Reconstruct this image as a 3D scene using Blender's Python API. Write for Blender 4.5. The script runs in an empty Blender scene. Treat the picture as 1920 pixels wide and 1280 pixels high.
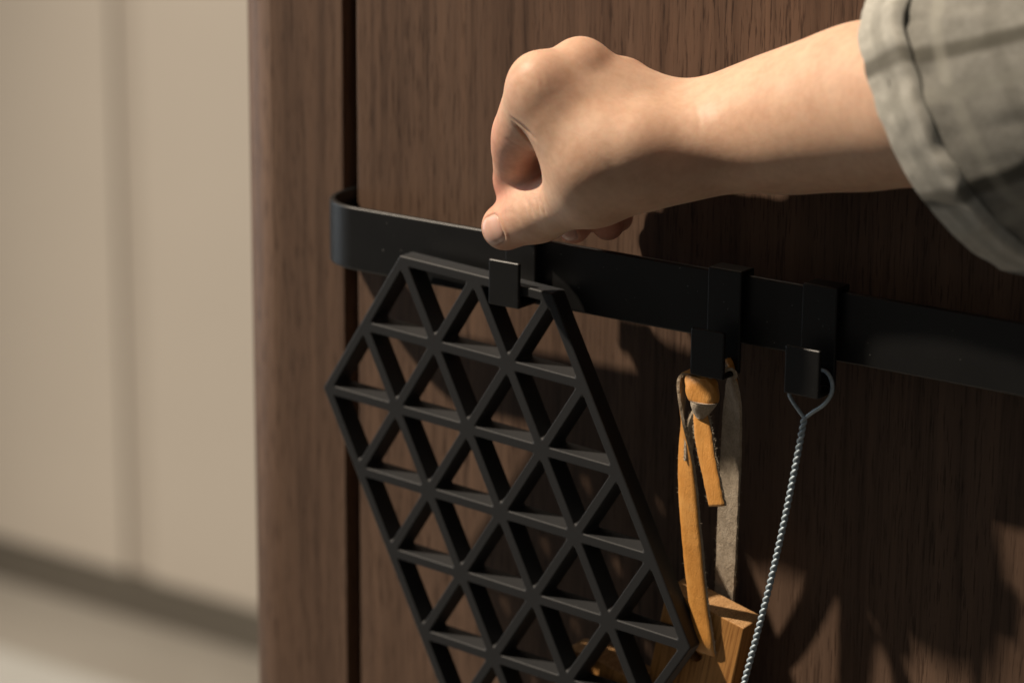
import bpy, bmesh, math, random
import numpy as np
from mathutils import Vector, Matrix, noise

random.seed(7)
rng = np.random.default_rng(7)
SC = bpy.context.scene
COL = SC.collection
rad = math.radians

# ------------------------------------------------------------------ camera
def cam_axes(yaw, pitch, roll):
    f = Vector((-math.sin(yaw) * math.cos(pitch), math.cos(yaw) * math.cos(pitch), -math.sin(pitch)))
    r = Vector((math.cos(yaw), math.sin(yaw), 0))
    u = r.cross(f)
    c, s = math.cos(roll), math.sin(roll)
    return r * c + u * s, u * c - r * s, f
RT, UP, FW = cam_axes(rad(36.1), rad(15.26), rad(0.42))
CAM_POS = -FW * 1.2754
cd = bpy.data.cameras.new('camera')
cam = bpy.data.objects.new('camera', cd)
COL.objects.link(cam)
cam.matrix_world = Matrix(((RT.x, UP.x, -FW.x, CAM_POS.x), (RT.y, UP.y, -FW.y, CAM_POS.y),
                           (RT.z, UP.z, -FW.z, CAM_POS.z), (0, 0, 0, 1)))
cd.sensor_width = 36
cd.lens = 100.256
cd.clip_start = 0.05
cd.clip_end = 60
cd.dof.use_dof = True
cd.dof.focus_distance = (Vector((.135, -.04, .0)) - CAM_POS).dot(FW)
cd.dof.aperture_fstop = 6.0
SC.camera = cam

# ------------------------------------------------------------------ light
w = bpy.data.worlds.new('World')
SC.world = w
w.use_nodes = True
bg = w.node_tree.nodes['Background']
bg.inputs['Color'].default_value = (1.0, .93, .84, 1)
bg.inputs['Strength'].default_value = .088

def lamp(kind, name, loc, target, energy, color):
    l = bpy.data.lights.new(name, kind)
    o = bpy.data.objects.new(name, l)
    COL.objects.link(o)
    o.location = loc
    o.rotation_euler = (Vector(target) - Vector(loc)).to_track_quat('-Z', 'Y').to_euler()
    l.energy = energy
    l.color = color
    return o
LD = Vector((1.45, 1.0, -2.15)).normalized()          # low sunlight that comes in through a window
P0 = Vector((.1, 0, 0))
KEY = P0 - LD * 6.0
AIM = KEY + ((P0 - KEY).normalized() + (Vector((-2.1, 2.0, -.8)) - KEY).normalized()) * 3
key = lamp('SPOT', 'window_sunlight', KEY, AIM, 2450, (1.0, .85, .68))
key.data.spot_size = rad(42)
key.data.spot_blend = .6
key.data.shadow_soft_size = .095
win = lamp('AREA', 'window_skylight', (-2.3, -.35, .25), (-.1, .02, .0), 9, (.82, .92, 1.0))
win.data.shape = 'RECTANGLE'
win.data.size = .9
win.data.size_y = 1.4

SC.view_settings.view_transform = 'Standard'
SC.view_settings.look = 'None'
SC.view_settings.exposure = 0.0
SC.view_settings.gamma = 1.0
SC.view_settings.use_curve_mapping = False
SC.cycles.max_bounces = 8
SC.cycles.use_denoising = True

# ------------------------------------------------------------------ helpers
def tag(o, label, cat, group=None):
    o['label'] = label
    o['category'] = cat
    if group:
        o['group'] = group
    return o

def empty(name, loc):
    o = bpy.data.objects.new(name, None)
    COL.objects.link(o)
    o.location = loc
    o.empty_display_size = .01
    return o

def mesh_obj(name, verts, faces, mat, parent=None, smooth=False):
    me = bpy.data.meshes.new(name)
    me.from_pydata([tuple(v) for v in verts], [], [tuple(f) for f in faces])
    me.update()
    return finish(name, me, mat, parent, smooth)

def finish(name, me, mat, parent=None, smooth=False):
    o = bpy.data.objects.new(name, me)
    COL.objects.link(o)
    if mat:
        me.materials.append(mat)
    if smooth:
        me.polygons.foreach_set('use_smooth', [True] * len(me.polygons))
    if parent:
        o.parent = parent
        o.matrix_parent_inverse = Matrix.Translation(-Vector(parent.location)) if parent.type == 'EMPTY' else Matrix()
    return o

def bevel(o, width, seg=2, angle=30):
    m = o.modifiers.new('bevel', 'BEVEL')
    m.width = width
    m.segments = seg
    m.limit_method = 'ANGLE'
    m.angle_limit = rad(angle)
    m.harden_normals = False
    return o

def box(name, a, b, mat, parent=None, bev=0, seg=2):
    (x0, y0, z0), (x1, y1, z1) = a, b
    v = [(x, y, z) for x in (x0, x1) for y in (y0, y1) for z in (z0, z1)]
    f = [(0, 1, 3, 2), (4, 6, 7, 5), (0, 4, 5, 1), (2, 3, 7, 6), (0, 2, 6, 4), (1, 5, 7, 3)]
    o = mesh_obj(name, v, f, mat, parent)
    if bev:
        bevel(o, bev, seg)
    return o

def spline(pts, n):
    """Catmull-Rom through rows of pts (any width), n samples per span"""
    p = np.array(pts, float)
    p = np.vstack([2 * p[0] - p[1], p, 2 * p[-1] - p[-2]])
    out = []
    for i in range(1, len(p) - 2):
        for t in np.arange(n) / n:
            a, b, c, d = p[i - 1], p[i], p[i + 1], p[i + 2]
            out.append(.5 * (2 * b + (c - a) * t + (2 * a - 5 * b + 4 * c - d) * t * t + (3 * b - a - 3 * c + d) * t ** 3))
    out.append(p[-2])
    return np.array(out)

def tube(name, pts, r, mat, parent=None, seg=10):
    pts = np.array(pts, float)
    n = len(pts)
    r = np.broadcast_to(np.array(r, float), (n,))
    T = np.gradient(pts, axis=0)
    T /= np.linalg.norm(T, axis=1)[:, None]
    u = np.cross(T[0], (0.3, 1, .2))
    u /= np.linalg.norm(u)
    V, F = [], []
    for i in range(n):
        u = u - T[i] * (u @ T[i])
        u /= np.linalg.norm(u)
        v = np.cross(T[i], u)
        for k in range(seg):
            a = 2 * math.pi * k / seg
            V.append(pts[i] + r[i] * (math.cos(a) * u + math.sin(a) * v))
    for i in range(n - 1):
        for k in range(seg):
            F.append((i * seg + k, i * seg + (k + 1) % seg, (i + 1) * seg + (k + 1) % seg, (i + 1) * seg + k))
    F.append(tuple(range(seg - 1, -1, -1)))
    F.append(tuple((n - 1) * seg + k for k in range(seg)))
    return mesh_obj(name, V, F, mat, parent, True)

# ------------------------------------------------------------------ materials
class NT:
    def __init__(s, name):
        s.m = bpy.data.materials.new(name)
        s.m.use_nodes = True
        s.t = s.m.node_tree
        s.b = s.t.nodes['Principled BSDF']
        s.x = -300
    def n(s, kind, **kw):
        q = s.t.nodes.new(kind)
        s.x -= 40
        q.location = (s.x, 0)
        for k, v in kw.items():
            if k in ('props',):
                for a, b in v.items():
                    setattr(q, a, b)
            else:
                q.inputs[k].default_value = v
        return q
    def l(s, a, b):
        s.t.links.new(a, b)
    def coords(s, scale=(1, 1, 1), which='Object', rot=(0, 0, 0)):
        c = s.n('ShaderNodeTexCoord')
        m = s.n('ShaderNodeMapping')
        m.inputs['Scale'].default_value = scale
        m.inputs['Rotation'].default_value = rot
        s.l(c.outputs[which], m.inputs['Vector'])
        return m.outputs['Vector']
    def noise(s, vec, scale, detail=4, rough=.55, dist=0):
        q = s.n('ShaderNodeTexNoise', Scale=scale, Detail=detail, Roughness=rough, Distortion=dist)
        s.l(vec, q.inputs['Vector'])
        return q.outputs['Fac']
    def ramp(s, fac, stops):
        q = s.n('ShaderNodeValToRGB')
        e = q.color_ramp.elements
        while len(e) < len(stops):
            e.new(.5)
        for el, (p, c) in zip(e, stops):
            el.position = p
            el.color = (*c, 1) if len(c) == 3 else c
        s.l(fac, q.inputs['Fac'])
        return q.outputs['Color']
    def mix(s, a, b, fac, mode='MIX'):
        q = s.n('ShaderNodeMix', props=dict(data_type='RGBA', blend_type=mode))
        for sock, v in ((q.inputs['Factor'], fac), (q.inputs['A'], a), (q.inputs['B'], b)):
            if hasattr(v, 'links') or isinstance(v, bpy.types.NodeSocket):
                s.l(v, sock)
            elif isinstance(v, (tuple, list)):
                sock.default_value = (*v, 1)
            else:
                sock.default_value = v
        return q.outputs['Result']
    def math(s, op, a, b=None):
        q = s.n('ShaderNodeMath', props=dict(operation=op))
        for i, v in enumerate((a, b)):
            if v is None:
                continue
            if isinstance(v, bpy.types.NodeSocket):
                s.l(v, q.inputs[i])
            else:
                q.inputs[i].default_value = v
        return q.outputs[0]
    def bump(s, h, strength, dist, normal=None):
        q = s.n('ShaderNodeBump', Strength=strength, Distance=dist)
        s.l(h, q.inputs['Height'])
        if normal:
            s.l(normal, q.inputs['Normal'])
        return q.outputs['Normal']
    def set(s, **kw):
        for k, v in kw.items():
            sock = s.b.inputs[k.replace('_', ' ')]
            if isinstance(v, bpy.types.NodeSocket):
                s.l(v, sock)
            elif isinstance(v, tuple) and len(v) == 3 and sock.type == 'RGBA':
                sock.default_value = (*v, 1)
            else:
                sock.default_value = v
        return s.m

def m_veneer():
    t = NT('smoked_oak_veneer')
    v = t.coords((1, 1, 1))
    broad = t.noise(t.coords((26, 26, 1.1)), 1, 5, .6, .25)
    fine = t.noise(t.coords((260, 260, 6.5)), 1, 6, .65, .15)
    pore = t.noise(t.coords((880, 880, 62)), 1, 3, .6)
    mid = t.noise(t.coords((95, 95, 3.2)), 1, 4, .6, .3)
    c1 = t.ramp(broad, [(.3, (.096, .0580, .0385)), (.52, (.117, .0720, .0485)), (.72, (.140, .0880, .0600))])
    c2 = t.ramp(mid, [(.34, (.74, .72, .70)), (.55, (1, 1, 1)), (.75, (1.15, 1.14, 1.12))])
    c3 = t.ramp(fine, [(.33, (.55, .52, .5)), (.5, (1, 1, 1)), (.7, (1.18, 1.16, 1.13))])
    c4 = t.ramp(pore, [(.36, (.38, .34, .32)), (.46, (1, 1, 1)), (.8, (1.06, 1.06, 1.05))])
    c = t.mix(c1, c2, .75, 'MULTIPLY')
    c = t.mix(c, c3, .8, 'MULTIPLY')
    dens = t.noise(t.coords((16, 16, 1.6)), 1, 3, .6, .4)
    pf = t.n('ShaderNodeMapRange')
    t.l(dens, pf.inputs['Value'])
    for k_, v_ in (('From Min', .35), ('From Max', .65), ('To Min', .35), ('To Max', .95)):
        pf.inputs[k_].default_value = v_
    c = t.mix(c, c4, pf.outputs[0], 'MULTIPLY')
    rg = t.n('ShaderNodeMapRange')
    t.l(t.noise(t.coords((9, 9, 5)), 1, 4, .6), rg.inputs['Value'])
    rg.inputs['To Min'].default_value, rg.inputs['To Max'].default_value = .40, .66
    h = t.math('ADD', t.math('MULTIPLY', fine, .5), pore)
    return t.set(Base_Color=c, Roughness=rg.outputs[0], Specular_IOR_Level=.35, Normal=t.bump(h, .35, .0003))

def m_black_metal():
    t = NT('black_powder_coat')
    g = t.noise(t.coords(), 2600, 2, .6)
    big = t.noise(t.coords(), 60, 3, .6)
    c = t.ramp(big, [(.3, (.0042, .0042, .0042)), (.7, (.0066, .0066, .0064))])
    sp = t.noise(t.coords(), 620, 2, .5)
    c = t.mix(c, (.12, .12, .115), t.ramp(sp, [(.745, (0, 0, 0)), (.775, (1, 1, 1))]))
    return t.set(Base_Color=c, Roughness=.42, Specular_IOR_Level=.5, Normal=t.bump(g, .22, .0001))

def m_silicone():
    t = NT('black_silicone')
    g = t.noise(t.coords(), 900, 4, .65)
    sp = t.noise(t.coords(), 420, 2, .5)
    dust = t.ramp(sp, [(.70, (0, 0, 0)), (.78, (1, 1, 1))])
    c = t.mix((.0105, .0112, .0125), (.05, .05, .05), t.math('MULTIPLY', dust, .5))
    return t.set(Base_Color=c, Roughness=.6, Specular_IOR_Level=.5, Sheen_Weight=.5, Sheen_Roughness=.25,
                 Normal=t.bump(g, .25, .0003))

def m_plain(name, col, rough=.5, var=.08, scale=6, bump=0, spec=.5):
    t = NT(name)
    n = t.noise(t.coords(), scale, 5, .6)
    c = t.ramp(n, [(.3, tuple(x * (1 - var) for x in col)), (.7, tuple(x * (1 + var) for x in col))])
    kw = dict(Base_Color=c, Roughness=rough, Specular_IOR_Level=spec)
    if bump:
        kw['Normal'] = t.bump(t.noise(t.coords(), scale * 60, 3), bump, .0005)
    return t.set(**kw)

def m_board_wood(name, axis):
    t = NT(name)
    if axis == 'end':
        sc = (150, 150, 150)
        g = t.noise(t.coords((420, 60, 60)), 1, 4, .6, .4)
        f = t.noise(t.coords((1500, 1500, 1500)), 1, 2)
        c1 = t.ramp(g, [(.3, (.40, .215, .085)), (.55, (.55, .32, .145)), (.75, (.64, .40, .20))])
    else:
        g = t.noise(t.coords((70, 70, 4)), 1, 5, .6, .5)
        f = t.noise(t.coords((700, 700, 28)), 1, 4, .65)
        c1 = t.ramp(g, [(.3, (.33, .145, .038)), (.52, (.50, .24, .070)), (.75, (.60, .315, .105))])
    c2 = t.ramp(f, [(.36, (.42, .34, .26)), (.52, (1, 1, 1)), (.75, (1.15, 1.15, 1.15))])
    c = t.mix(c1, c2, .8, 'MULTIPLY')
    return t.set(Base_Color=c, Roughness=.5, Specular_IOR_Level=.4, Normal=t.bump(f, .3, .0003))

def m_leather():
    t = NT('tan_leather')
    n = t.noise(t.coords(), 90, 5, .6)
    g = t.noise(t.coords(), 1500, 3, .6)
    wr = t.noise(t.coords((900, 900, 260)), 1, 4, .6, .6)
    c = t.ramp(n, [(.3, (.58, .255, .055)), (.55, (.69, .325, .080)), (.75, (.76, .39, .115))])
    h = t.math('ADD', t.math('MULTIPLY', wr, .8), t.math('MULTIPLY', g, .3))
    return t.set(Base_Color=c, Roughness=.42, Specular_IOR_Level=.45, Normal=t.bump(h, .6, .0006))

def m_suede():
    t = NT('raw_suede')
    n = t.noise(t.coords(), 160, 5, .65)
    g = t.noise(t.coords(), 1900, 3, .7)
    c = t.ramp(n, [(.3, (.36, .29, .21)), (.55, (.53, .44, .33)), (.75, (.66, .57, .45))])
    c = t.mix(c, t.ramp(g, [(.35, (.6, .58, .55)), (.6, (1.1, 1.1, 1.1))]), .8, 'MULTIPLY')
    return t.set(Base_Color=c, Roughness=.95, Specular_IOR_Level=.1, Sheen_Weight=.15, Sheen_Roughness=.5,
                 Normal=t.bump(g, .8, .0008))

def m_wire():
    t = NT('galvanised_wire')
    n = t.noise(t.coords(), 700, 3, .6)
    c = t.ramp(n, [(.3, (.36, .43, .48)), (.7, (.52, .61, .67))])
    return t.set(Base_Color=c, Metallic=.5, Roughness=.6, Normal=t.bump(n, .1, .0002))

def m_skin():
    t = NT('skin')
    a = t.n('ShaderNodeAttribute', props=dict(attribute_name='blush'))
    n = t.noise(t.coords(), 55, 5, .6)
    n2 = t.noise(t.coords(), 260, 4, .6)
    base = t.ramp(n, [(.3, (.65, .41, .285)), (.55, (.72, .48, .34)), (.75, (.76, .525, .385))])
    base = t.mix(base, (.64, .27, .19), t.math('MULTIPLY', a.outputs['Fac'], .85))
    base = t.mix(base, t.ramp(n2, [(.35, (.90, .85, .83)), (.6, (1.03, 1.03, 1.03))]), .6, 'MULTIPLY')
    vo = t.n('ShaderNodeTexVoronoi', Scale=900, props=dict(feature='DISTANCE_TO_EDGE'))
    t.l(t.coords((1, 1, 1)), vo.inputs['Vector'])
    fold = t.noise(t.coords((300, 520, 520)), 1, 5, .65, .6)
    h = t.math('ADD', t.math('MULTIPLY', vo.outputs['Distance'], .35), t.math('MULTIPLY', fold, .7))
    t.b.subsurface_method = 'RANDOM_WALK'
    return t.set(Base_Color=base, Roughness=.5, Specular_IOR_Level=.36, Subsurface_Weight=.45,
                 Subsurface_Radius=(1.0, .36, .2), Subsurface_Scale=.0045,
                 Normal=t.bump(h, .2, .0005))

def m_nail():
    t = NT('fingernail')
    n = t.noise(t.coords(), 120, 3)
    c = t.ramp(n, [(.3, (.66, .40, .32)), (.7, (.73, .48, .39))])
    return t.set(Base_Color=c, Roughness=.28, Specular_IOR_Level=.5, Subsurface_Weight=.3,
                 Subsurface_Radius=(1, .4, .25), Subsurface_Scale=.002, Coat_Weight=.15)

def m_cloth(name, k):
    t = NT(name)
    uv = t.n('ShaderNodeUVMap')
    sep = t.n('ShaderNodeSeparateXYZ')
    t.l(uv.outputs['UV'], sep.inputs[0])
    def line(sock, period, width, off=0.):
        f = t.math('FRACT', t.math('ADD', t.math('DIVIDE', sock, period), off))
        d = t.math('ABSOLUTE', t.math('SUBTRACT', f, .5))
        q = t.n('ShaderNodeMapRange', props=dict(interpolation_type='SMOOTHSTEP'))
        t.l(d, q.inputs['Value'])
        q.inputs['From Min'].default_value = width / period * .5
        q.inputs['From Max'].default_value = width / period * .5 + .07
        q.inputs['To Min'].default_value = 1
        q.inputs['To Max'].default_value = 0
        return q.outputs[0]
    a = line(sep.outputs['X'], .044, .0026, .2955)
    b = line(sep.outputs['Y'], .044, .0028, .25)
    a2 = line(sep.outputs['X'], .044, .0016, .62)
    b2 = line(sep.outputs['Y'], .044, .0016, .75)
    n = t.noise(t.coords(), 300, 5, .6)
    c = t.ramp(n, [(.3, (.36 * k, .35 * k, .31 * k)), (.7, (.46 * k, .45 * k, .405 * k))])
    c = t.mix(c, (.085, .08, .062), t.math('MULTIPLY', a, .78))
    c = t.mix(c, (.085, .08, .062), t.math('MULTIPLY', b, .25))
    c = t.mix(c, (.46, .45, .39), t.math('MULTIPLY', t.math('MAXIMUM', a2, b2), .35))
    wv = t.n('ShaderNodeTexWave', Scale=520, Distortion=1.0, Detail=1)
    t.l(uv.outputs['UV'], wv.inputs['Vector'])
    return t.set(Base_Color=c, Roughness=.9, Specular_IOR_Level=.15, Sheen_Weight=.2,
                 Normal=t.bump(wv.outputs['Fac'], .25, .0004))

def m_floor():
    t = NT('pale_floor')
    n = t.noise(t.coords((3, 14, 1)), 1, 5, .6, .3)
    c = t.ramp(n, [(.3, (.25, .235, .21)), (.7, (.295, .28, .255))])
    return t.set(Base_Color=c, Roughness=.35, Specular_IOR_Level=.5)

M = dict(veneer=m_veneer(), black=m_black_metal(), silicone=m_silicone(), leather=m_leather(), suede=m_suede(),
         wire=m_wire(), skin=m_skin(), nail=m_nail(), cloth=m_cloth('checked_cloth', .66), cloth_lit=m_cloth('checked_cloth_reverse', 1.15), floor=m_floor(),  # one cloth with light painted in: paler for the lit cuff, darker for the shaded sleeve
         tile=m_plain('pale_tile', (.42, .43, .42), .4, .04, 3),
         cream=m_plain('cream_lacquer', (.43, .395, .35), .42, .03, 2),
         channel=m_plain('beige_channel', (.36, .325, .285), .5, .03, 2),
         plinth=m_plain('grey_brown_plinth', (.095, .086, .072), .5, .08, 4),
         carcass=m_plain('dark_carcass', (.012, .010, .009), .8, .1, 10),
         board=m_board_wood('oiled_wood', 'long'), endgrain=m_board_wood('oiled_end_grain', 'end'))

# ------------------------------------------------------------------ the setting
FLOOR_Z = -1.24
WALL_Y = .002                                          # front face of the wooden door
fl = mesh_obj('floor', [(-7, -4, FLOOR_Z), (5, -4, FLOOR_Z), (5, 6, FLOOR_Z), (-7, 6, FLOOR_Z)], [(0, 1, 2, 3)], M['floor'])
fl['kind'] = 'structure'
ft = box('floor_tile', (-4.2, -2.5, FLOOR_Z + .0005), (-.9, 1.785, FLOOR_Z + .004), M['tile'])
ft['kind'] = 'structure'

cc = empty('cream_cabinet', (-2.16, 2.0, FLOOR_Z))
tag(cc, 'out of focus cream cabinet with flat doors and a dark plinth, behind the wooden one', 'cabinet')
box('door', (-3.1, 2.0, -1.166), (-2.1876, 2.02, 1.2), M['cream'], cc, .002)
box('door', (-2.1368, 2.0, -1.166), (-1.2, 2.02, 1.2), M['cream'], cc, .002)
box('door', (-4.0632, 2.0, -1.166), (-3.1508, 2.02, 1.2), M['cream'], cc, .002)
box('grip_channel', (-3.1502, 2.008, -1.164), (-3.1006, 2.0204, 1.198), M['channel'], cc)
box('carcass', (-4.0632, 2.0205, -1.166), (-1.2, 2.55, 1.2), M['cream'], cc)
box('grip_channel', (-2.1870, 2.008, -1.164), (-2.1374, 2.0204, 1.198), M['channel'], cc)
box('plinth', (-4.0632, 2.004, FLOOR_Z + .0005), (-1.2, 2.5, -1.1665), M['plinth'], cc)

wc = empty('wooden_cabinet', (.16, .3, FLOOR_Z))
tag(wc, 'tall dark smoked oak cabinet with vertical grain carrying the black rail', 'cabinet')
box('door', (-.0903, WALL_Y, -1.15), (.5, WALL_Y + .02, .9), M['veneer'], wc, .0009, 3)
st = box('side_panel', (-.1720, WALL_Y, -1.22), (-.0985, WALL_Y + .60, .9), M['veneer'], wc)
# the outer front edge of the side panel is rounded over
bm = bmesh.new()
bm.from_mesh(st.data)
ed = [e for e in bm.edges if all(abs(v.co.x + .1720) < 1e-4 and abs(v.co.y - WALL_Y) < 1e-4 for v in e.verts)]
bmesh.ops.bevel(bm, geom=ed, offset=.030, segments=14, profile=.5, affect='EDGES')
ed = [e for e in bm.edges if all(abs(v.co.x + .0985) < 1e-4 and abs(v.co.y - WALL_Y) < 1e-4 for v in e.verts)]
bmesh.ops.bevel(bm, geom=ed, offset=.0008, segments=2, profile=.5, affect='EDGES')
bm.to_mesh(st.data)
bm.free()
for p in st.data.polygons:
    p.use_smooth = abs(p.normal.x) > .01 and abs(p.normal.y) > .01
box('side_panel', (.506, WALL_Y, -1.22), (.56, WALL_Y + .60, .9), M['veneer'], wc, .0009)
box('carcass', (-.0983, WALL_Y + .022, -1.2), (.5058, WALL_Y + .59, .89), M['carcass'], wc)
box('plinth', (-.0983, WALL_Y + .004, FLOOR_Z + .0005), (.5058, WALL_Y + .0215, -1.2005), M['carcass'], wc)

# ------------------------------------------------------------------ the rail
RAIL_Z0, RAIL_Z1 = .0280, .0570
def sweep_flat(name, path, z0, z1, th, mat, parent=None):
    p = np.array(path, float)
    T = np.gradient(p, axis=0)
    T /= np.linalg.norm(T, axis=1)[:, None]
    Nn = np.stack([-T[:, 1], T[:, 0]], 1)
    V, F = [], []
    for i in range(len(p)):
        a = p[i]
        b = p[i] + Nn[i] * th
        V += [(a[0], a[1], z0), (a[0], a[1], z1), (b[0], b[1], z1), (b[0], b[1], z0)]
    for i in range(len(p) - 1):
        for k in range(4):
            F.append((4 * i + k, 4 * i + (k + 1) % 4, 4 * i + 4 + (k + 1) % 4, 4 * i + 4 + k))
    F += [(0, 3, 2, 1), tuple(4 * (len(p) - 1) + k for k in range(4))]
    return mesh_obj(name, V, F, mat, parent)
yf, R0 = -.0285, .0275
xl, xr = -.0961, .5042
path = [(xl, .0235), (xl, .016), (xl, .008), (xl, yf + R0)]
path += [(xl + R0 - R0 * math.cos(a), yf + R0 - R0 * math.sin(a)) for a in np.linspace(0, math.pi / 2, 25)[1:]]
path += [(x, yf) for x in np.linspace(xl + R0, xr - R0, 14)[1:]]
path += [(xr - R0 + R0 * math.sin(a), yf + R0 - R0 * math.cos(a)) for a in np.linspace(0, math.pi / 2, 25)[1:]]
path += [(xr, .008), (xr, .016), (xr, .0235)]
rail = sweep_flat('hanging_rail', path, RAIL_Z0, RAIL_Z1, .0030, M['black'])
bevel(rail, .0011, 4, 40)
rail.data.polygons.foreach_set('use_smooth', [True] * len(rail.data.polygons))
m = rail.modifiers.new('n', 'WEIGHTED_NORMAL')
m.keep_sharp = True
tag(rail, 'long flat black metal rail with a rounded end, fixed across the wooden door', 'rail')

# ------------------------------------------------------------------ the hooks
def make_hook(x0, lift):
    # a strip 2 mm thick, seen from the side (y, z), bent over the rail and up again into a lip
    c = [(-.0236, .0470), (-.0236, .0583), (-.0320, .0583), (-.0320, .0173), (-.0440, .0173), (-.0440, .0362)]
    t = .001
    n = len(c)
    L, Rr = [], []
    for i in range(n):
        a = np.array(c[i]) - np.array(c[i - 1]) if i > 0 else np.array(c[1]) - np.array(c[0])
        b = np.array(c[i + 1]) - np.array(c[i]) if i < n - 1 else a
        a, b = a / np.linalg.norm(a), b / np.linalg.norm(b)
        na, nb = np.array((-a[1], a[0])), np.array((-b[1], b[0]))
        mm = (na + nb) / (1 + na @ nb)
        L.append(np.array(c[i]) + mm * t)
        Rr.append(np.array(c[i]) - mm * t)
    V, F = [], []
    for x in (0, .016):
        for q in L + Rr:
            V.append((x, q[0], q[1]))
    m2 = 2 * n
    for i in range(n - 1):
        for s in (0, m2):
            F.append((s + i, s + i + 1, s + n + i + 1, s + n + i))
        F.append((i, i + 1, m2 + i + 1, m2 + i))
        F.append((n + i, n + i + 1, m2 + n + i + 1, m2 + n + i))
    F.append((0, n, m2 + n, m2))
    F.append((n - 1, m2 - 1, m2 + m2 - 1, m2 + n - 1))
    me = bpy.data.meshes.new('hook')
    me.from_pydata(V, [], F)
    bm = bmesh.new()
    bm.from_mesh(me)
    bmesh.ops.recalc_face_normals(bm, faces=bm.faces)
    bm.to_mesh(me)
    bm.free()
    o = finish('rail_hook', me, M['black'])
    o.location = (x0, 0, lift)
    bevel(o, .0007, 3, 40)
    return o
h1 = make_hook(.0200, .0134)
h2 = make_hook(.1228, 0)
h3 = make_hook(.1674, 0)
tag(h1, 'black square hook between thumb and finger, lifted off the rail with the trivet', 'hook', 'hooks on the black rail')
tag(h2, 'black square hook on the rail holding the tan leather loop', 'hook', 'hooks on the black rail')
tag(h3, 'black square hook on the rail holding the twisted wire loop', 'hook', 'hooks on the black rail')

# ------------------------------------------------------------------ the trivet
def make_trivet():
    S, hw, th, hb = .0395, .0021, .0095, .0034
    def P(i, j):
        return np.array((i * S + j * S * .5, -j * S * .8660254))
    def inside(i, j):
        return -2 <= i <= 2 and 0 <= j <= 6 and i + j >= 0 and i + j <= 6
    key, V2, F2, back = {}, [], [], {}
    def vid(p):
        k = (round(p[0], 6), round(p[1], 6))
        if k not in key:
            key[k] = len(V2)
            V2.append(p)
        return key[k]
    tris = []
    for i in range(-2, 3):
        for j in range(0, 7):
            for t in (((i, j), (i + 1, j), (i, j + 1)), ((i + 1, j), (i + 1, j + 1), (i, j + 1))):
                if all(inside(*q) for q in t):
                    tris.append(t)
    for t in tris:
        A = [P(*q) for q in t]
        c = sum(A) / 3
        rin = S * .8660254 / 3
        I = [c + (a - c) * (rin - hw) / rin for a in A]
        # slightly rounded corners of each opening
        ring = []
        back_scale = (rin - hb) / (rin - hw)
        for k in range(3):
            p, q, r = I[k - 1], I[k], I[(k + 1) % 3]
            for s in (.045, ):
                for w_ in (q + (p - q) * s, q + ((p - q) + (r - q)) * s * .32, q + (r - q) * s):
                    back[(round(w_[0], 6), round(w_[1], 6))] = tuple(c + (w_ - c) * back_scale)
                ring.append([q + (p - q) * s, q + ((p - q) + (r - q)) * s * .32, q + (r - q) * s])
        for k in range(3):
            a, b = vid(A[k]), vid(A[(k + 1) % 3])
            r0, r1 = [vid(x) for x in ring[k]], [vid(x) for x in ring[(k + 1) % 3]]
            F2.append((a, b, r1[0], r0[2]))
            F2.append((a, r0[2], r0[1]))
            F2.append((a, r0[1], r0[0]))
    corners = [(0, 0), (2, 0), (2, 4), (0, 6), (-2, 6), (-2, 2)]
    cen = sum(P(*q) for q in corners) / 6
    m = len(corners)
    nor = []
    for k in range(m):
        d = P(*corners[(k + 1) % m]) - P(*corners[k])
        n = np.array((-d[1], d[0])) / np.linalg.norm(d)
        if n @ (P(*corners[k]) - cen) < 0:
            n = -n
        nor.append(n)
    def off(k):
        a, b = nor[k - 1], nor[k]
        return P(*corners[k]) + (a + b) / (1 + a @ b) * hw
    for k in range(m):
        a, b = np.array(corners[k]), np.array(corners[(k + 1) % m])
        n = int(max(abs(b - a)))
        pts = [a + (b - a) * s // n for s in range(n + 1)]
        outer = [off(k)] + [P(*q) + nor[k] * hw for q in pts[1:-1]] + [off((k + 1) % m)]
        for s in range(n):
            F2.append((vid(P(*pts[s])), vid(outer[s]), vid(outer[s + 1]), vid(P(*pts[s + 1]))))
    me = bpy.data.meshes.new('trivet')
    me.from_pydata([(p[0], 0, p[1]) for p in V2], [], F2)
    bm = bmesh.new()
    bm.from_mesh(me)
    bmesh.ops.recalc_face_normals(bm, faces=bm.faces)
    if sum(f.normal.y * f.calc_area() for f in bm.faces) > 0:
        bmesh.ops.reverse_faces(bm, faces=bm.faces)
    ext = bmesh.ops.extrude_face_region(bm, geom=bm.faces[:])
    for v in [g for g in ext['geom'] if isinstance(g, bmesh.types.BMVert)]:
        v.co.y += th
        # the moulded bars grow wider towards the back
        k = (round(v.co.x, 6), round(v.co.z, 6))
        if k in back:
            v.co.x, v.co.z = back[k]
    bmesh.ops.recalc_face_normals(bm, faces=bm.faces)
    bm.to_mesh(me)
    bm.free()
    o = finish('trivet', me, M['silicone'])
    o.location = (-.0288, -.0430, .0411)
    o.rotation_mode = 'AXIS_ANGLE'
    wv = Vector((rad(.5), rad(3.25), rad(.5)))
    o.rotation_axis_angle = (wv.length, *wv.normalized())
    bevel(o, .0009, 3, 50)
    return o
tr = make_trivet()
tag(tr, 'black silicone trivet, a long hexagon of open triangles, hanging tilted from the lifted hook', 'trivet')

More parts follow.
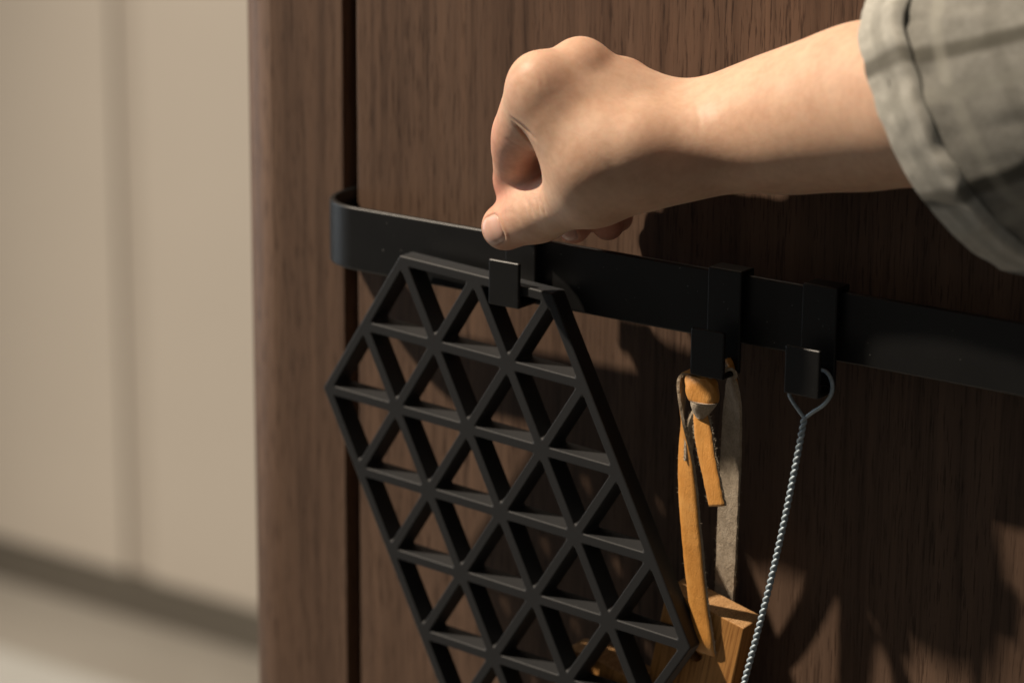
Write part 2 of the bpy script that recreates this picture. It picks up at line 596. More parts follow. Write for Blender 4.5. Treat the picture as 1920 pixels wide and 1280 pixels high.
# ------------------------------------------------------------------ the wooden board with its leather loop
BB = empty('hanging_board', (0.1442, -0.0315, -0.0936))
tag(BB, 'golden wooden board hanging from a knotted tan leather loop beside the trivet', 'board')
BROT = Matrix.Rotation(rad(13.5), 3, 'Y') @ Matrix.Rotation(rad(4), 3, 'X')
def make_board():
    # outline in the board's own plane, origin at the upper right front corner of the neck
    th = .0150
    out = [(-.040, 0), (0, 0), (0, -.047), (.006, -.0505), (.034, -.0505), (.0435, -.054), (.047, -.063), (.047, -.128),
           (.043, -.136), (-.083, -.136), (-.087, -.128), (-.087, -.063), (-.0835, -.054), (-.074, -.0505),
           (-.046, -.0505), (-.040, -.047)]
    hc, hr = (-.0208, -.0225), .0042
    hole = [(hc[0] + hr * math.cos(a), hc[1] + hr * math.sin(a)) for a in np.linspace(0, 2 * math.pi, 21)[:-1]]
    bm = bmesh.new()
    def loop(pts):
        vs = [bm.verts.new((x, 0, z)) for x, z in pts]
        return [bm.edges.new((vs[i], vs[(i + 1) % len(vs)])) for i in range(len(vs))]
    e = loop(out) + loop(hole)
    bmesh.ops.triangle_fill(bm, use_beauty=True, use_dissolve=True, edges=e)
    ext = bmesh.ops.extrude_face_region(bm, geom=bm.faces[:])
    for v in [g for g in ext['geom'] if isinstance(g, bmesh.types.BMVert)]:
        v.co.y += th
    bmesh.ops.recalc_face_normals(bm, faces=bm.faces)
    me = bpy.data.meshes.new('board')
    bm.to_mesh(me)
    bm.free()
    o = finish('board', me, M['board'])
    me.materials.append(M['endgrain'])
    for p in me.polygons:
        if p.normal.z > .8:
            p.material_index = 1
    o.parent = BB
    o.matrix_local = BROT.to_4x4()
    bevel(o, .0005, 2, 50)
make_board()

def ribbon(name, rows, width, th, mat, mat_back, parent, n=8, wobble=.00013, fray=True):
    """rows: (x, y, z, wx, wy, wz) centre line and direction across the strap"""
    S = spline(rows, n)
    c = S[:, :3]
    wd = S[:, 3:6]
    T = np.gradient(c, axis=0)
    T /= np.linalg.norm(T, axis=1)[:, None]
    wd = wd - T * (wd * T).sum(1)[:, None]
    wd /= np.linalg.norm(wd, axis=1)[:, None]
    Nn = np.cross(wd, T)
    wid = np.broadcast_to(np.array(width, float), (len(rows),))
    wid = np.interp(np.linspace(0, 1, len(S)), np.linspace(0, 1, len(rows)), wid)
    V, F, mi = [], [], []
    K = 6
    for i in range(len(S)):
        jl, jr = (rng.random(2) - .5) * wobble * 2
        for k in range(K + 1):
            u = -.5 + k / K
            e = (jl if k == 0 else jr if k == K else 0)
            V.append(c[i] + wd[i] * (u * wid[i] + e) + Nn[i] * (th * .5 - .0004 * (2 * u) ** 4))
        for k in range(K, -1, -1):
            u = -.5 + k / K
            e = (jl if k == 0 else jr if k == K else 0)
            V.append(c[i] + wd[i] * (u * wid[i] + e * 1.3) - Nn[i] * (th * .5) + (rng.random(3) - .5) * .0002)
    m = 2 * (K + 1)
    for i in range(len(S) - 1):
        for k in range(m):
            F.append((i * m + k, i * m + (k + 1) % m, (i + 1) * m + (k + 1) % m, (i + 1) * m + k))
            mi.append(0 if k < K else 1)
    F.append(tuple(range(m - 1, -1, -1)))
    F.append(tuple((len(S) - 1) * m + k for k in range(m)))
    mi += [1, 1]
    o = mesh_obj(name, V, F, mat, parent, False)
    o.data.materials.append(mat_back)
    o.data.polygons.foreach_set('material_index', mi)
    o.data.polygons.foreach_set('use_smooth', [x == 0 for x in mi])
    if fray:                                             # fine loose fibres along the raw cut edges
        fv, ff = [], []
        for i in range(len(S) - 1):
            for s in (-1, 1):
                for _ in range(7):
                    t = rng.random()
                    b = c[i] * (1 - t) + c[i + 1] * t + wd[i] * s * wid[i] * .5 - Nn[i] * th * (rng.random() - .1) * .5
                    d = wd[i] * s * (.4 + rng.random()) + (rng.random(3) - .5) * 1.6
                    d /= np.linalg.norm(d)
                    Lg = .0004 + .0013 * rng.random() ** 3
                    q = np.cross(d, Nn[i] + .1) * .00007
                    k0 = len(fv)
                    bend = (rng.random(3) - .5) * Lg * .7
                    fv += [b - q, b + q, b + d * Lg * .55 + bend * .3 + q * .8, b + d * Lg * .55 + bend * .3 - q * .8, b + d * Lg + bend]
                    ff += [(k0, k0 + 1, k0 + 2, k0 + 3), (k0 + 3, k0 + 2, k0 + 4)]
        f = mesh_obj('loose_fibres', fv, ff, M['fibre'], o)
        f['kind'] = 'stuff'
        f.parent = o
        f.matrix_parent_inverse = Matrix()
    return o
def m_fibre():
    t = NT('suede_fibre')
    return t.set(Base_Color=(.66, .56, .42), Roughness=.9, Specular_IOR_Level=.1, Subsurface_Weight=0.)
M['fibre'] = m_fibre()

def rows(*r):
    return [(*p, *d) for p, d in r]
# the strap comes out of the hole at the front of the neck, goes up, over the hook and down behind the board
ribbon('strap', rows(((0.1222, -0.0245, -0.1140), (1, -.1, 0)), ((0.1254, -0.0316, -0.1061), (1, -.1, 0)), ((0.1232, -0.0330, -0.0913), (1, -.15, 0)), ((0.1212, -0.0350, -0.0697), (1, -.15, 0)),
                     ((0.1194, -0.0375, -0.0435), (1, -.18, 0)), ((0.1182, -0.0390, -0.0223), (.9, -.4, 0)), ((0.1168, -0.0400, -0.0039), (.55, -.9, 0)),
                     ((0.1159, -0.0400, 0.0093), (.22, -1, 0)), ((0.1167, -0.0390, 0.0140), (.1, -1, 0)), ((0.1199, -0.0380, 0.0152), (0, -1, 0)),
                     ((0.1267, -0.0380, 0.0153), (0, -1, 0)), ((0.1336, -0.0380, 0.0169), (0, -1, 0)), ((0.1369, -0.0365, 0.0194), (.2, -.9, 0)), ((0.1360, -0.0320, 0.0156), (.6, -.7, 0)),
                     ((0.1328, -0.0265, 0.0005), (.95, -.35, 0)), ((0.1295, -0.0215, -0.0246), (1, -.15, 0)), ((0.1268, -0.0180, -0.0495), (1, -.12, 0)),
                     ((0.1240, -0.0140, -0.0751), (1, -.12, 0)), ((0.1213, -0.0105, -0.0937), (1, -.12, 0)), ((0.1196, -0.0095, -0.1090), (1, -.12, 0))),
       [.0088, .0100, .0106, .0106, .0106, .0104, .0100, .0094, .0090, .0088, .0088, .0088, .0092, .0098, .0102, .0104, .0104, .0102, .0100, .0098],
       .0017, M['leather'], M['suede'], BB)

# the knot below the hook: a wrapped band, the suede knot under it and the loose tail
def knot_band():
    c0, c1 = np.array((0.1258, -0.0415, 0.0155)), np.array((0.1289, -0.0430, 0.0043))
    V, F = [], []
    n, m = 14, 40
    for i in range(n + 1):
        t = i / n
        c = c0 * (1 - t) + c1 * t
        r = 1 + .10 * math.sin(math.pi * t) - .25 * (abs(2 * t - 1) ** 6)
        for k in range(m):
            a = 2 * math.pi * k / m
            fold = 1 + .05 * math.sin(4 * a + 6 * t) * (1 - t) + .055 * math.sin(9 * a - 11 * t + 1) * (1 - t) ** 1.3 + .02 * math.sin(17 * a + 5 * t)
            ca, sa = math.cos(a), math.sin(a)
            sx = math.copysign(abs(ca) ** .7, ca) * .0064
            sy = math.copysign(abs(sa) ** .7, sa) * .0042
            V.append(c + np.array((sx * r * fold, sy * r * fold, 0)))
    for i in range(n):
        for k in range(m):
            F.append((i * m + k, i * m + (k + 1) % m, (i + 1) * m + (k + 1) % m, (i + 1) * m + k))
    F.append(tuple(range(m)))
    F.append(tuple(n * m + k for k in range(m - 1, -1, -1)))
    mesh_obj('knot_band', V, F, M['leather'], BB, True)
    V, F = [], []
    d0, d1 = np.array((0.1293, -0.0445, 0.0059)), np.array((0.1282, -0.0445, -0.0016))
    for i in range(n + 1):
        t = i / n
        c = d0 * (1 - t) + d1 * t
        r = (1 - .72 * t ** 1.3)
        for k in range(m):
            a = 2 * math.pi * k / m
            j = 1 + .06 * math.sin(3 * a + 4 * t) + .05 * (rng.random() - .5)
            V.append(c + np.array((math.cos(a) * .0062 * r * j, math.sin(a) * .0038 * r * j, 0)))
    for i in range(n):
        for k in range(m):
            F.append((i * m + k, i * m + (k + 1) % m, (i + 1) * m + (k + 1) % m, (i + 1) * m + k))
    F.append(tuple(range(m)))
    F.append(tuple(n * m + k for k in range(m - 1, -1, -1)))
    mesh_obj('knot', V, F, M['suede'], BB, True)
knot_band()
ribbon('strap_tail', rows(((0.1391, -0.0470, -0.0365), (1, -.15, .25)), ((0.1365, -0.0470, -0.0271), (1, -.15, .2)), ((0.1329, -0.0460, -0.0166), (1, -.1, .1)), ((0.1303, -0.0450, -0.0082), (1, .1, 0)),
                          ((0.1284, -0.0440, -0.0019), (1, .2, 0)), ((0.1277, -0.0435, 0.0024), (1, .2, 0))),
       [.0088, .0088, .0086, .008, .0065, .0055], .0017, M['leather'], M['suede'], BB)
ribbon('strap_tail', rows(((0.1199, -0.0400, -0.0222), (.3, 1, 0)), ((0.1210, -0.0405, -0.0122), (.4, 1, 0)), ((0.1230, -0.0415, -0.0042), (.6, .8, 0)), ((0.1261, -0.0425, 0.0012), (.7, .8, 0))),
       [.0035, .0045, .0045, .004], .0016, M['suede'], M['suede'], BB)

# ------------------------------------------------------------------ the twisted wire handle
TW = empty('twisted_wire_handle', (0.1745, -0.0400, 0.0063))
tag(TW, 'grey twisted wire handle hanging by its open loop from a hook', 'wire handle')
lp = spline([(0.1745, -0.0400, 0.0061), (0.1716, -0.0400, 0.0089), (0.1685, -0.0395, 0.0118), (0.1663, -0.0385, 0.0143), (0.1663, -0.0375, 0.0185), (0.1701, -0.0370, 0.0226), (0.1769, -0.0370, 0.0258),
             (0.1823, -0.0375, 0.0260), (0.1857, -0.0385, 0.0226), (0.1862, -0.0395, 0.0181), (0.1833, -0.0400, 0.0132), (0.1789, -0.0402, 0.0096), (0.1752, -0.0400, 0.0064)], 8)
tube('loop', lp, .00080, M['wire'], TW, 10)
s0, s1 = np.array((0.1747, -0.0400, 0.0068)), np.array((0.1541, -0.0470, -0.1115))
ax = (s1 - s0)
Lw = np.linalg.norm(ax)
ax /= Lw
ua = np.cross(ax, (0, 1, 0))
ua /= np.linalg.norm(ua)
va = np.cross(ax, ua)
tt = np.arange(0, Lw + .055, .00042)
bend = .0016 * np.sin(np.clip(tt / Lw, 0, 1) * math.pi)
for k in range(2):
    ph = 2 * math.pi * tt / .0056 + k * math.pi
    hp = s0 + ax * tt[:, None] + ua * (bend + .00068 * np.cos(ph))[:, None] + va * (.00068 * np.sin(ph))[:, None]
    tube('strand', hp, .00078, M['wire'], TW, 9)

# ------------------------------------------------------------------ the hand
def surface_nets(f, lo, hi, h):
    lo = np.array(lo)
    dims = np.ceil((np.array(hi) - lo) / h).astype(int) + 1
    # coarse pass first, so that only blocks near the surface are sampled finely
    q = 5
    cd_ = (dims + q - 1) // q
    cc_ = np.stack(np.meshgrid(*[np.arange(n) for n in cd_], indexing='ij'), -1).reshape(-1, 3)
    fc = f(lo + (cc_ * q + q / 2) * h)
    near = cc_[np.abs(fc) < q * h * 1.6]
    full = cd_ * q + 1
    F = np.empty(full, np.float32)
    F[:] = 1.0
    Fb = np.repeat(np.repeat(np.repeat(fc.reshape(cd_), q, 0), q, 1), q, 2)
    F[:-1, :-1, :-1] = Fb
    loc = np.stack(np.meshgrid(*[np.arange(q + 1)] * 3, indexing='ij'), -1).reshape(-1, 3)
    idx = (near[:, None, :] * q + loc[None]).reshape(-1, 3)
    idx = np.unique(idx, axis=0)
    F[idx[:, 0], idx[:, 1], idx[:, 2]] = f(lo + idx * h)
    s = F < 0
    n0, n1, n2 = F.shape
    cnt = np.zeros((n0 - 1, n1 - 1, n2 - 1), np.int8)
    for a in (0, 1):
        for b in (0, 1):
            for c in (0, 1):
                cnt += s[a:n0 - 1 + a, b:n1 - 1 + b, c:n2 - 1 + c]
    cell = np.argwhere((cnt > 0) & (cnt < 8))
    num = -np.ones(cnt.shape, np.int64)
    num[tuple(cell.T)] = np.arange(len(cell))
    acc = np.zeros((len(cell), 3))
    k = np.zeros(len(cell))
    cs = [(a, b, c) for a in (0, 1) for b in (0, 1) for c in (0, 1)]
    for A in cs:
        for ax_ in range(3):
            if A[ax_]:
                continue
            B = list(A)
            B[ax_] = 1
            fa = F[tuple((cell + A).T)].astype(float)
            fb = F[tuple((cell + B).T)].astype(float)
            x = (fa < 0) != (fb < 0)
            t = np.where(x, fa / np.where(x, fa - fb, 1), 0)
            p = np.array(A, float)[None].repeat(len(cell), 0)
            p[:, ax_] += t
            acc += p * x[:, None]
            k += x
    V = lo + (cell + acc / k[:, None]) * h
    Q = []
    for ax_ in range(3):
        o = [i for i in range(3) if i != ax_]
        sl0 = [slice(None)] * 3
        sl1 = [slice(None)] * 3
        sl0[ax_] = slice(0, -1)
        sl1[ax_] = slice(1, None)
        e = np.argwhere(s[tuple(sl0)] != s[tuple(sl1)])
        ok = np.all((e[:, o] > 0) & (e[:, o] < np.array(F.shape)[o] - 1), axis=1)
        e = e[ok]
        inside = s[tuple(e.T)]
        d1, d2 = np.zeros(3, int), np.zeros(3, int)
        d1[o[0]], d2[o[1]] = 1, 1
        q4 = np.stack([num[tuple((e - d1 - d2).T)], num[tuple((e - d2).T)], num[tuple(e.T)], num[tuple((e - d1).T)]], 1)
        flip = inside ^ (ax_ == 1)
        q4[~flip] = q4[~flip][:, ::-1]
        Q.append(q4)
    return V, np.vstack(Q)

A_ = np.array
def cone(P, a, b, r1, r2, flat=None):
    """round cone; flat = (direction, factor) squeezes the cross-section along a direction"""
    a, b = A_(a), A_(b)
    ba = b - a
    d = P - a
    h = np.clip((d @ ba) / (ba @ ba), 0, 1)
    v = d - h[:, None] * ba
    r = r1 + (r2 - r1) * h
    if flat is not None:
        n = A_(flat[0], float) / np.linalg.norm(flat[0])
        v = v + np.outer((v @ n) * (1 / flat[1] - 1), n)
    return np.sqrt((v * v).sum(1)) - r
def ball(P, c, r, n=None, k=1):
    v = P - A_(c)
    if n is not None:
        n = A_(n, float) / np.linalg.norm(n)
        v = v + np.outer((v @ n) * (1 / k - 1), n)
    return np.sqrt((v * v).sum(1)) - r
def smin(a, b, k):
    h = np.clip(k - np.abs(a - b), 0, None) / k
    return np.minimum(a, b) - h * h * k * .25
def smax(a, b, k):
    return -smin(-a, -b, k)

mm = .001
J = dict(
    W=(0.1208, -0.0360, 0.1117), F1=(0.1381, -0.0310, 0.1183), F2=(0.1620, -0.0300, 0.1248), F3=(0.1924, -0.0335, 0.1336), F4=(0.2278, -0.0400, 0.1431), F5=(0.2927, -0.0460, 0.1607),
    I0=(0.0723, -0.0810, 0.1361), I1=(0.0494, -0.0640, 0.1077), I2=(0.0359, -0.0440, 0.0840), I3=(0.0291, -0.0290, 0.0666),
    M0=(0.0801, -0.0640, 0.1396), M1=(0.0623, -0.0570, 0.1140), M2=(0.0551, -0.0440, 0.0886), M3=(0.0579, -0.0360, 0.0676),
    R0=(0.0887, -0.0460, 0.1306), R1=(0.0698, -0.0400, 0.1065), R2=(0.0645, -0.0310, 0.0856), R3=(0.0664, -0.0230, 0.0673),
    L0=(0.0928, -0.0300, 0.1226), L1=(0.0724, -0.0200, 0.0960), L2=(0.0630, -0.0120, 0.0797), L3=(0.0617, -0.0080, 0.0667),
    T0=(0.1204, -0.0620, 0.1088), T1=(0.0894, -0.0680, 0.0932), T2=(0.0540, -0.0560, 0.0774), T3=(0.0367, -0.0555, 0.0679))
def lerp(a, b, t):
    return A_(J[a]) * (1 - t) + A_(J[b]) * t
CAMV = A_(tuple(-FW))
def hand_sdf(P):
    P = np.asarray(P, float)
    g = lambda a, b, r1, r2, **k: cone(P, J[a], J[b], r1 * mm, r2 * mm, **k)
    # forearm and wrist
    arm = smin(g('W', 'F1', 17.5, 22.6), g('F1', 'F2', 22.6, 26.4), 12 * mm)
    arm = smin(arm, g('F2', 'F3', 26.4, 30.5), 14 * mm)
    arm = smin(arm, g('F3', 'F4', 30.5, 32.0), 14 * mm)
    arm = smin(arm, g('F4', 'F5', 32.0, 33.0), 14 * mm)
    # metacarpals and palm
    palm = cone(P, lerp('W', 'I0', .12), J['I0'], 15 * mm, 11.2 * mm)
    palm = smin(palm, cone(P, lerp('W', 'M0', .12), J['M0'], 15 * mm, 11.0 * mm), 9 * mm)
    palm = smin(palm, cone(P, lerp('W', 'R0', .12), J['R0'], 14 * mm, 10.0 * mm), 9 * mm)
    palm = smin(palm, cone(P, lerp('W', 'L0', .12), J['L0'], 14 * mm, 9.5 * mm), 9 * mm)
    palm = smin(palm, cone(P, (0.1126, -0.0520, 0.1086), (0.0841, -0.0500, 0.1080), 16 * mm, 13 * mm), 12 * mm)
    hand = smin(arm, palm, 14 * mm)
    # thumb ray: metacarpal, web and first interosseous muscle
    th = smin(g('T0', 'T1', 13.0, 13.2), cone(P, (0.0836, -0.0775, 0.1199), (0.1104, -0.0700, 0.1140), 11.5 * mm, 15 * mm), 14 * mm)
    th = smin(th, cone(P, (0.0784, -0.0775, 0.1214), (0.0800, -0.0720, 0.0997), 7.0 * mm, 8.8 * mm), 12 * mm)
    hand = smin(hand, th, 13 * mm)
    hand = smin(hand, cone(P, (0.0752, -0.0790, 0.1288), (0.0866, -0.0745, 0.1111), 10.6 * mm, 11.5 * mm), 12 * mm)
    hand = smin(hand, cone(P, (0.0983, -0.0745, 0.1072), (0.1250, -0.0535, 0.1089), 16.5 * mm, 13.0 * mm), 12 * mm)
    hand = smin(hand, cone(P, (0.0909, -0.0730, 0.0977), (0.1272, -0.0530, 0.1078), 10.5 * mm, 9.0 * mm), 12 * mm)
    hand = smin(hand, cone(P, (0.1214, -0.0480, 0.1106), (0.1614, -0.0410, 0.1205), 11.5 * mm, 18.0 * mm), 16 * mm)
    hand = smin(hand, cone(P, (0.0999, -0.0500, 0.0986), (0.0870, -0.0500, 0.0918), 13.5 * mm, 13.5 * mm), 14 * mm)
    hand = smin(hand, cone(P, (0.1035, -0.0220, 0.1034), (0.0754, -0.0130, 0.0907), 12.5 * mm, 11 * mm), 12 * mm)   # heel of the palm
    tb = cone(P, J['T1'], J['T2'], 13.4 * mm, 12.2 * mm, flat=(CAMV, .92))
    tb = smin(tb, cone(P, J['T2'], J['T3'], 12.0 * mm, 10.2 * mm, flat=(CAMV + A_((0, 0, .25)), .82)), 7 * mm)
    hand = smin(hand, tb, 9 * mm)
    # fingers
    def finger(n, r, k=4.5):
        d = cone(P, J[n + '0'], J[n + '1'], r[0] * mm, r[1] * mm)
        d = smin(d, cone(P, J[n + '1'], J[n + '2'], r[1] * mm, r[2] * mm), k * mm)
        return smin(d, cone(P, J[n + '2'], J[n + '3'], r[2] * mm, r[3] * mm), k * mm)
    fi = finger('I', (10.9, 9.8, 9.4, 8.2), 6)
    fi = smin(fi, ball(P, lerp('I0', 'I1', .55) + A_((.003, .002, -.003)), 9.4 * mm), 6 * mm)
    fi = smin(fi, cone(P, (0.0674, -0.0780, 0.1289), (0.0547, -0.0680, 0.1139), 10.8 * mm, 10.2 * mm), 8 * mm)
    fi = smin(fi, cone(P, (0.0461, -0.0590, 0.1014), (0.0385, -0.0480, 0.0885), 10.0 * mm, 9.7 * mm), 6 * mm)
    fm = finger('M', (10.6, 9.6, 8.7, 7.4))
    fr = finger('R', (9.8, 9.0, 8.2, 7.0))
    fl_ = finger('L', (9.0, 8.0, 7.2, 6.2))
    hand = smin(hand, fi, 6 * mm)
    hand = smin(hand, fm, 4 * mm)
    hand = smin(hand, fr, 4 * mm)
    hand = smin(hand, fl_, 4 * mm)
    # knuckle tops
    hand = smin(hand, cone(P, J['I0'], J['M0'], 9.6 * mm, 9.2 * mm), 7 * mm)
    hand = smin(hand, cone(P, J['M0'], J['R0'], 8.6 * mm, 8.2 * mm), 7 * mm)
    hand = smin(hand, ball(P, A_(J['M0']) + A_((-.001, 0, .0022)), 9.4 * mm), 6 * mm)
    hand = smin(hand, ball(P, A_(J['R0']) + A_((-.001, 0, .0025)), 8.8 * mm), 5 * mm)
    # hollow behind the knuckles and the creases of the bent joints
    hand = smax(hand, -cone(P, (0.0654, -0.0850, 0.1195), (0.0703, -0.0800, 0.1124), .9 * mm, 2.4 * mm), 3 * mm)
    hand = smax(hand, -cone(P, (0.0614, -0.0738, 0.0851), (0.0662, -0.0752, 0.0807), .3 * mm, .4 * mm), 1.8 * mm)
    hand = smax(hand, -cone(P, (0.0666, -0.0752, 0.0870), (0.0703, -0.0766, 0.0820), .25 * mm, .3 * mm), 1.8 * mm)
    return hand


def nail_frame(tip, base, face, back, length):
    tip, base, face = A_(tip), A_(base), A_(face, float)
    ax_ = (tip - base) / np.linalg.norm(tip - base)
    face = face - ax_ * (face @ ax_)
    face /= np.linalg.norm(face)
    return tip + ax_ * (back - length * .5), ax_, np.cross(ax_, face), face
NAILS = [dict(tip=J['T3'], base=J['T2'], face=CAMV + A_((-.12, -.05, .0)), back=.0065, width=.0128, length=.0125, reach=.02),
         dict(tip=J['M3'], base=J['M2'], face=A_((.2, -1, -.1)), back=.004, width=.0080, length=.009, reach=.0095)]

def nail(tip, base, face, width, length, back, reach):
    """a curved plate lying in its bed on the finger, traced on to the skin along the direction it faces"""
    c, ax_, sd, face = nail_frame(tip, base, face, back, length)
    n, m = 18, 16
    F, pts, lift = [], [], []
    for i in range(n + 1):
        t = 2 * i / n - 1
        for k in range(m + 1):
            u = 2 * k / m - 1
            # square to rounded-square, rounder at the root
            r = 1.0 if max(abs(u), abs(t)) < 1e-9 else max(abs(u), abs(t)) / (abs(u) ** 3.2 + abs(t) ** 3.2) ** (1 / 3.2)
            uu, tt_ = u * r, t * r
            pts.append(c + ax_ * (tt_ * length * .5) + sd * (uu * width * .5) + face * reach)
            e = max(abs(u), abs(t))
            lift.append(-.0007 if e > .99 else (-.00008 if e > .86 else .00010))
    p = A_(pts)
    for _ in range(70):
        p = p - face * np.clip(hand_sdf(p), -.002, .004)[:, None] * .7
    p = p + face * A_(lift)[:, None]
    for i in range(n):
        for k in range(m):
            a = i * (m + 1) + k
            F.append((a, a + 1, a + m + 2, a + m + 1))
    o = mesh_obj('fingernail', p, F, M['nail'], None, True)
    o.parent = person
    return o

# skin creases: points along the crease, depth and half width in millimetres
CREASES = [
    (((0.0553, -0.0685, 0.0852), (0.0599, -0.0711, 0.0827), (0.0623, -0.0713, 0.0790)), 0.42, 0.8),
    (((0.0603, -0.0702, 0.0875), (0.0650, -0.0730, 0.0846), (0.0670, -0.0730, 0.0809)), 0.38, 0.8),
    (((0.0665, -0.0736, 0.0871), (0.0695, -0.0747, 0.0842), (0.0700, -0.0739, 0.0810)), 0.25, 0.8),
    (((0.0418, -0.0654, 0.0756), (0.0476, -0.0679, 0.0777), (0.0521, -0.0691, 0.0772), (0.0535, -0.0688, 0.0738)), 0.15, 0.9),
    (((0.0636, -0.0890, 0.1220), (0.0690, -0.0903, 0.1203), (0.0730, -0.0904, 0.1178), (0.0763, -0.0906, 0.1152)), 0.55, 1.0),
    (((0.0549, -0.0807, 0.1110), (0.0586, -0.0806, 0.1101), (0.0611, -0.0789, 0.1084)), 0.25, 0.9),
    (((0.0748, -0.0933, 0.1415), (0.0775, -0.0934, 0.1392), (0.0788, -0.0936, 0.1364)), 0.20, 1.0),
    (((0.0770, -0.0916, 0.1432), (0.0799, -0.0916, 0.1405), (0.0813, -0.0920, 0.1373)), 0.20, 1.0),
    (((0.1291, -0.0562, 0.1317), (0.1347, -0.0617, 0.1268), (0.1374, -0.0649, 0.1212)), 0.16, 1.2),
    (((0.1082, -0.0898, 0.1109), (0.1124, -0.0877, 0.1064), (0.1135, -0.0855, 0.1013)), 0.14, 1.4),
]

def make_hand():
    Vv, Qv = surface_nets(hand_sdf, (-.012, -.128, .010), (.385, .014, .215), .0010)
    for _ in range(2):                                   # settle the vertices on the true surface
        e = 4e-4
        f0 = hand_sdf(Vv)
        gx = np.stack([hand_sdf(Vv + A_(d) * e) - hand_sdf(Vv - A_(d) * e) for d in ((1, 0, 0), (0, 1, 0), (0, 0, 1))], 1) / (2 * e)
        gn = np.clip((gx * gx).sum(1), .2, None)
        Vv = Vv - gx * (np.clip(f0, -.001, .001) / gn)[:, None]
    # ease out the seams between the forms: a little on the hand, more along the forearm
    E2 = np.vstack([Qv[:, [0, 1]], Qv[:, [1, 2]], Qv[:, [2, 3]], Qv[:, [3, 0]]])
    E2 = np.unique(np.sort(E2, 1), axis=0)
    deg = np.bincount(E2.ravel(), minlength=len(Vv))[:, None]
    wgt = np.clip((Vv[:, :1] - .112) / .035, 0, 1)
    for it in range(170):
        sm = np.stack([np.bincount(E2[:, 0], Vv[E2[:, 1], k], len(Vv)) + np.bincount(E2[:, 1], Vv[E2[:, 0], k], len(Vv)) for k in range(3)], 1) / deg
        Vv = Vv + (sm - Vv) * (wgt if it >= 8 else np.maximum(wgt, .5)) * .6
    e = 4e-4
    nr = np.stack([hand_sdf(Vv + A_(d) * e) - hand_sdf(Vv - A_(d) * e) for d in ((1, 0, 0), (0, 1, 0), (0, 0, 1))], 1)
    nr /= np.linalg.norm(nr, axis=1)[:, None] + 1e-12
    rel = np.array([noise.fractal(Vector(v) * 95, 1.0, 2.0, 3) for v in Vv.tolist()])
    Vv = Vv + nr * (rel * .00001)[:, None]
    for pts, dep, wd_ in CREASES:
        q = spline(pts, 8)
        dist = np.full(len(Vv), 1.0)
        box_ = np.all((Vv > q.min(0) - .006) & (Vv < q.max(0) + .006), axis=1)
        d2 = np.sqrt(((Vv[box_][:, None, :] - q[None]) ** 2).sum(2))
        dist[box_] = d2.min(1)
        end = np.zeros(len(Vv))
        end[box_] = np.sin(math.pi * (d2.argmin(1) + .5) / len(q)) ** .5
        Vv = Vv - nr * (dep * mm * end * (np.exp(-(dist / (wd_ * mm)) ** 2) - .35 * np.exp(-((dist - 2.0 * wd_ * mm) / (wd_ * mm)) ** 2)))[:, None]
    for q in NAILS:                                      # nail bed and the fold of skin around it
        c, ax_, sd, face = nail_frame(q['tip'], q['base'], q['face'], q['back'], q['length'])
        r_ = Vv - c
        u, t, f = r_ @ sd / (q['width'] * .5), r_ @ ax_ / (q['length'] * .5), r_ @ face
        rr = (np.abs(u) ** 3 + np.abs(t) ** 3) ** (1 / 3)
        on = (f > 0) & (f < .016) & (rr < 2)
        bed = -.00055 * np.clip((1.03 - rr) / .12, 0, 1)
        fold = .00042 * np.exp(-((rr - 1.16) / .13) ** 2) * np.clip((.75 - t) / .6, 0, 1)
        Vv = Vv + face * ((bed + fold) * on)[:, None]
    me = bpy.data.meshes.new('person')
    me.from_pydata(Vv.tolist(), [], Qv.tolist())
    o = finish('person', me, M['skin'], None, True)
    bl = np.zeros(len(Vv))
    for j, r, a in (('I1', 20, .6), ('I2', 20, .95), ('I3', 16, .9), ('M1', 18, .5), ('M2', 18, .7), ('M3', 16, .9), ('R2', 16, .6), ('R3', 16, .9),
                    ('L3', 14, .8), ('T3', 15, .35), ('T2', 12, .15), ('I0', 13, .18), ('M0', 12, .22), ('R0', 11, .22)):
        d = np.linalg.norm(Vv - A_(J[j]), axis=1) / (r * mm)
        bl = np.maximum(bl, a * np.clip(1.6 - d, 0, 1))
    at = me.attributes.new('blush', 'FLOAT', 'POINT')
    at.data.foreach_set('value', bl.astype(np.float32))
    tag(o, 'bare hand and forearm in a checked grey green sleeve, pinching the hook with the trivet', 'person')
    return o
person = make_hand()

for q in NAILS:
    nail(**q)

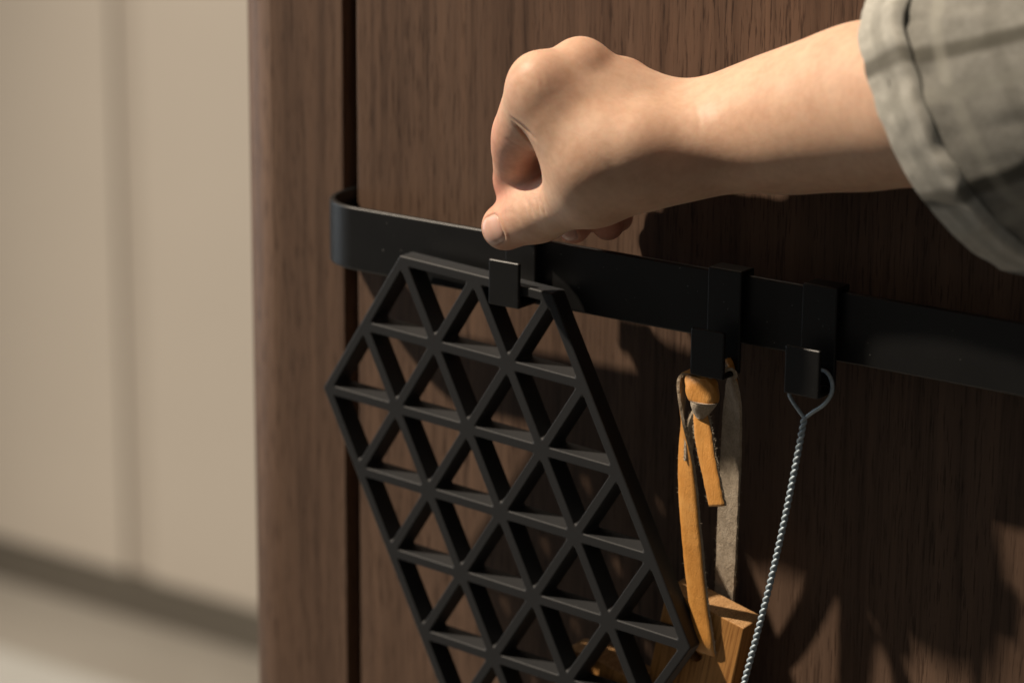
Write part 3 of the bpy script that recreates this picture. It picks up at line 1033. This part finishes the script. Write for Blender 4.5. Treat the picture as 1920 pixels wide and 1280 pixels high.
# ------------------------------------------------------------------ the sleeve
def make_sleeve():
    c0 = A_((0.2389, -0.0430, 0.1322))
    axis = A_((0.5194, -0.0770, 0.2376)) - c0
    Lh = np.linalg.norm(axis)
    axis /= Lh
    e1 = A_((0.2698, -0.0430, 0.0771)) - c0
    e2 = A_((-.0095, -.0445, .005))
    def shell(name, t0, t1, n, prof, thick, seed, power=1.0):
        m = 180
        V, F, UV = [], [], []
        for i in range(n + 1):
            t = t0 + (t1 - t0) * (i / n) ** power
            x = t * 1000
            for k in range(m):
                a = 2 * math.pi * k / m
                ca, sa = math.cos(a), math.sin(a)
                # soft puckers: sharper on one side than on the other
                q = noise.noise(Vector((ca * 2.3, sa * 2.3, x * .012 + seed)))
                q2 = noise.noise(Vector((ca * 5.5, sa * 5.5, x * .035 + seed * 2)))
                q3 = noise.noise(Vector((ca * 11, sa * 11, x * .09 + seed * 3)))
                wr = 1 + .030 * q + (.022 if name == 'cuff' else .034) * (.35 - abs(q2)) + .009 * q3
                ad = a if a < math.pi else a - 2 * math.pi
                tip = math.exp(-(ad - .10) ** 2 / .010) * math.exp(-((x - 19) / 9) ** 2) * .17     # loose corner of the cuff
                e = e1 * ca + e2 * (sa if sa > 0 else .86 * sa)
                V.append(c0 + axis * (t + .0018 * q2) + e * (prof(x) * wr + tip * (name == 'cuff')))
                UV.append((a / (2 * math.pi) * .308, t))
        for i in range(n):
            for k in range(m):
                F.append((i * m + k, i * m + (k + 1) % m, (i + 1) * m + (k + 1) % m, (i + 1) * m + k))
        o = mesh_obj(name, V, F, M['cloth_lit' if name == 'cuff' else 'cloth'], None, True)
        uvl = o.data.uv_layers.new(name='UVMap')
        for poly in o.data.polygons:
            ks = [o.data.loops[l].vertex_index for l in poly.loop_indices]
            us = [UV[q][0] for q in ks]
            wrap = max(us) - min(us) > .15
            for l, q, u in zip(poly.loop_indices, ks, us):
                uvl.data[l].uv = (u + .308 if wrap and u < .15 else u, UV[q][1])
        md = o.modifiers.new('cloth', 'SOLIDIFY')
        md.thickness = thick
        md.offset = -1
        md2 = o.modifiers.new('sub', 'SUBSURF')
        md2.levels = md2.render_levels = 1
        o.parent = person
        return o
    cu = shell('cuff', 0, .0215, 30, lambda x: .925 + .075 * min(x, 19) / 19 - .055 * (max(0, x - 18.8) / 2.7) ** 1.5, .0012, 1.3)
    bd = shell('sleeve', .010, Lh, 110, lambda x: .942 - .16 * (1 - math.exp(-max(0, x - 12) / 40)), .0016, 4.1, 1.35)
    bd['label'] = 'grey green checked shirt sleeve'
    cu['label'] = 'turned-up cuff of the checked sleeve'
make_sleeve()
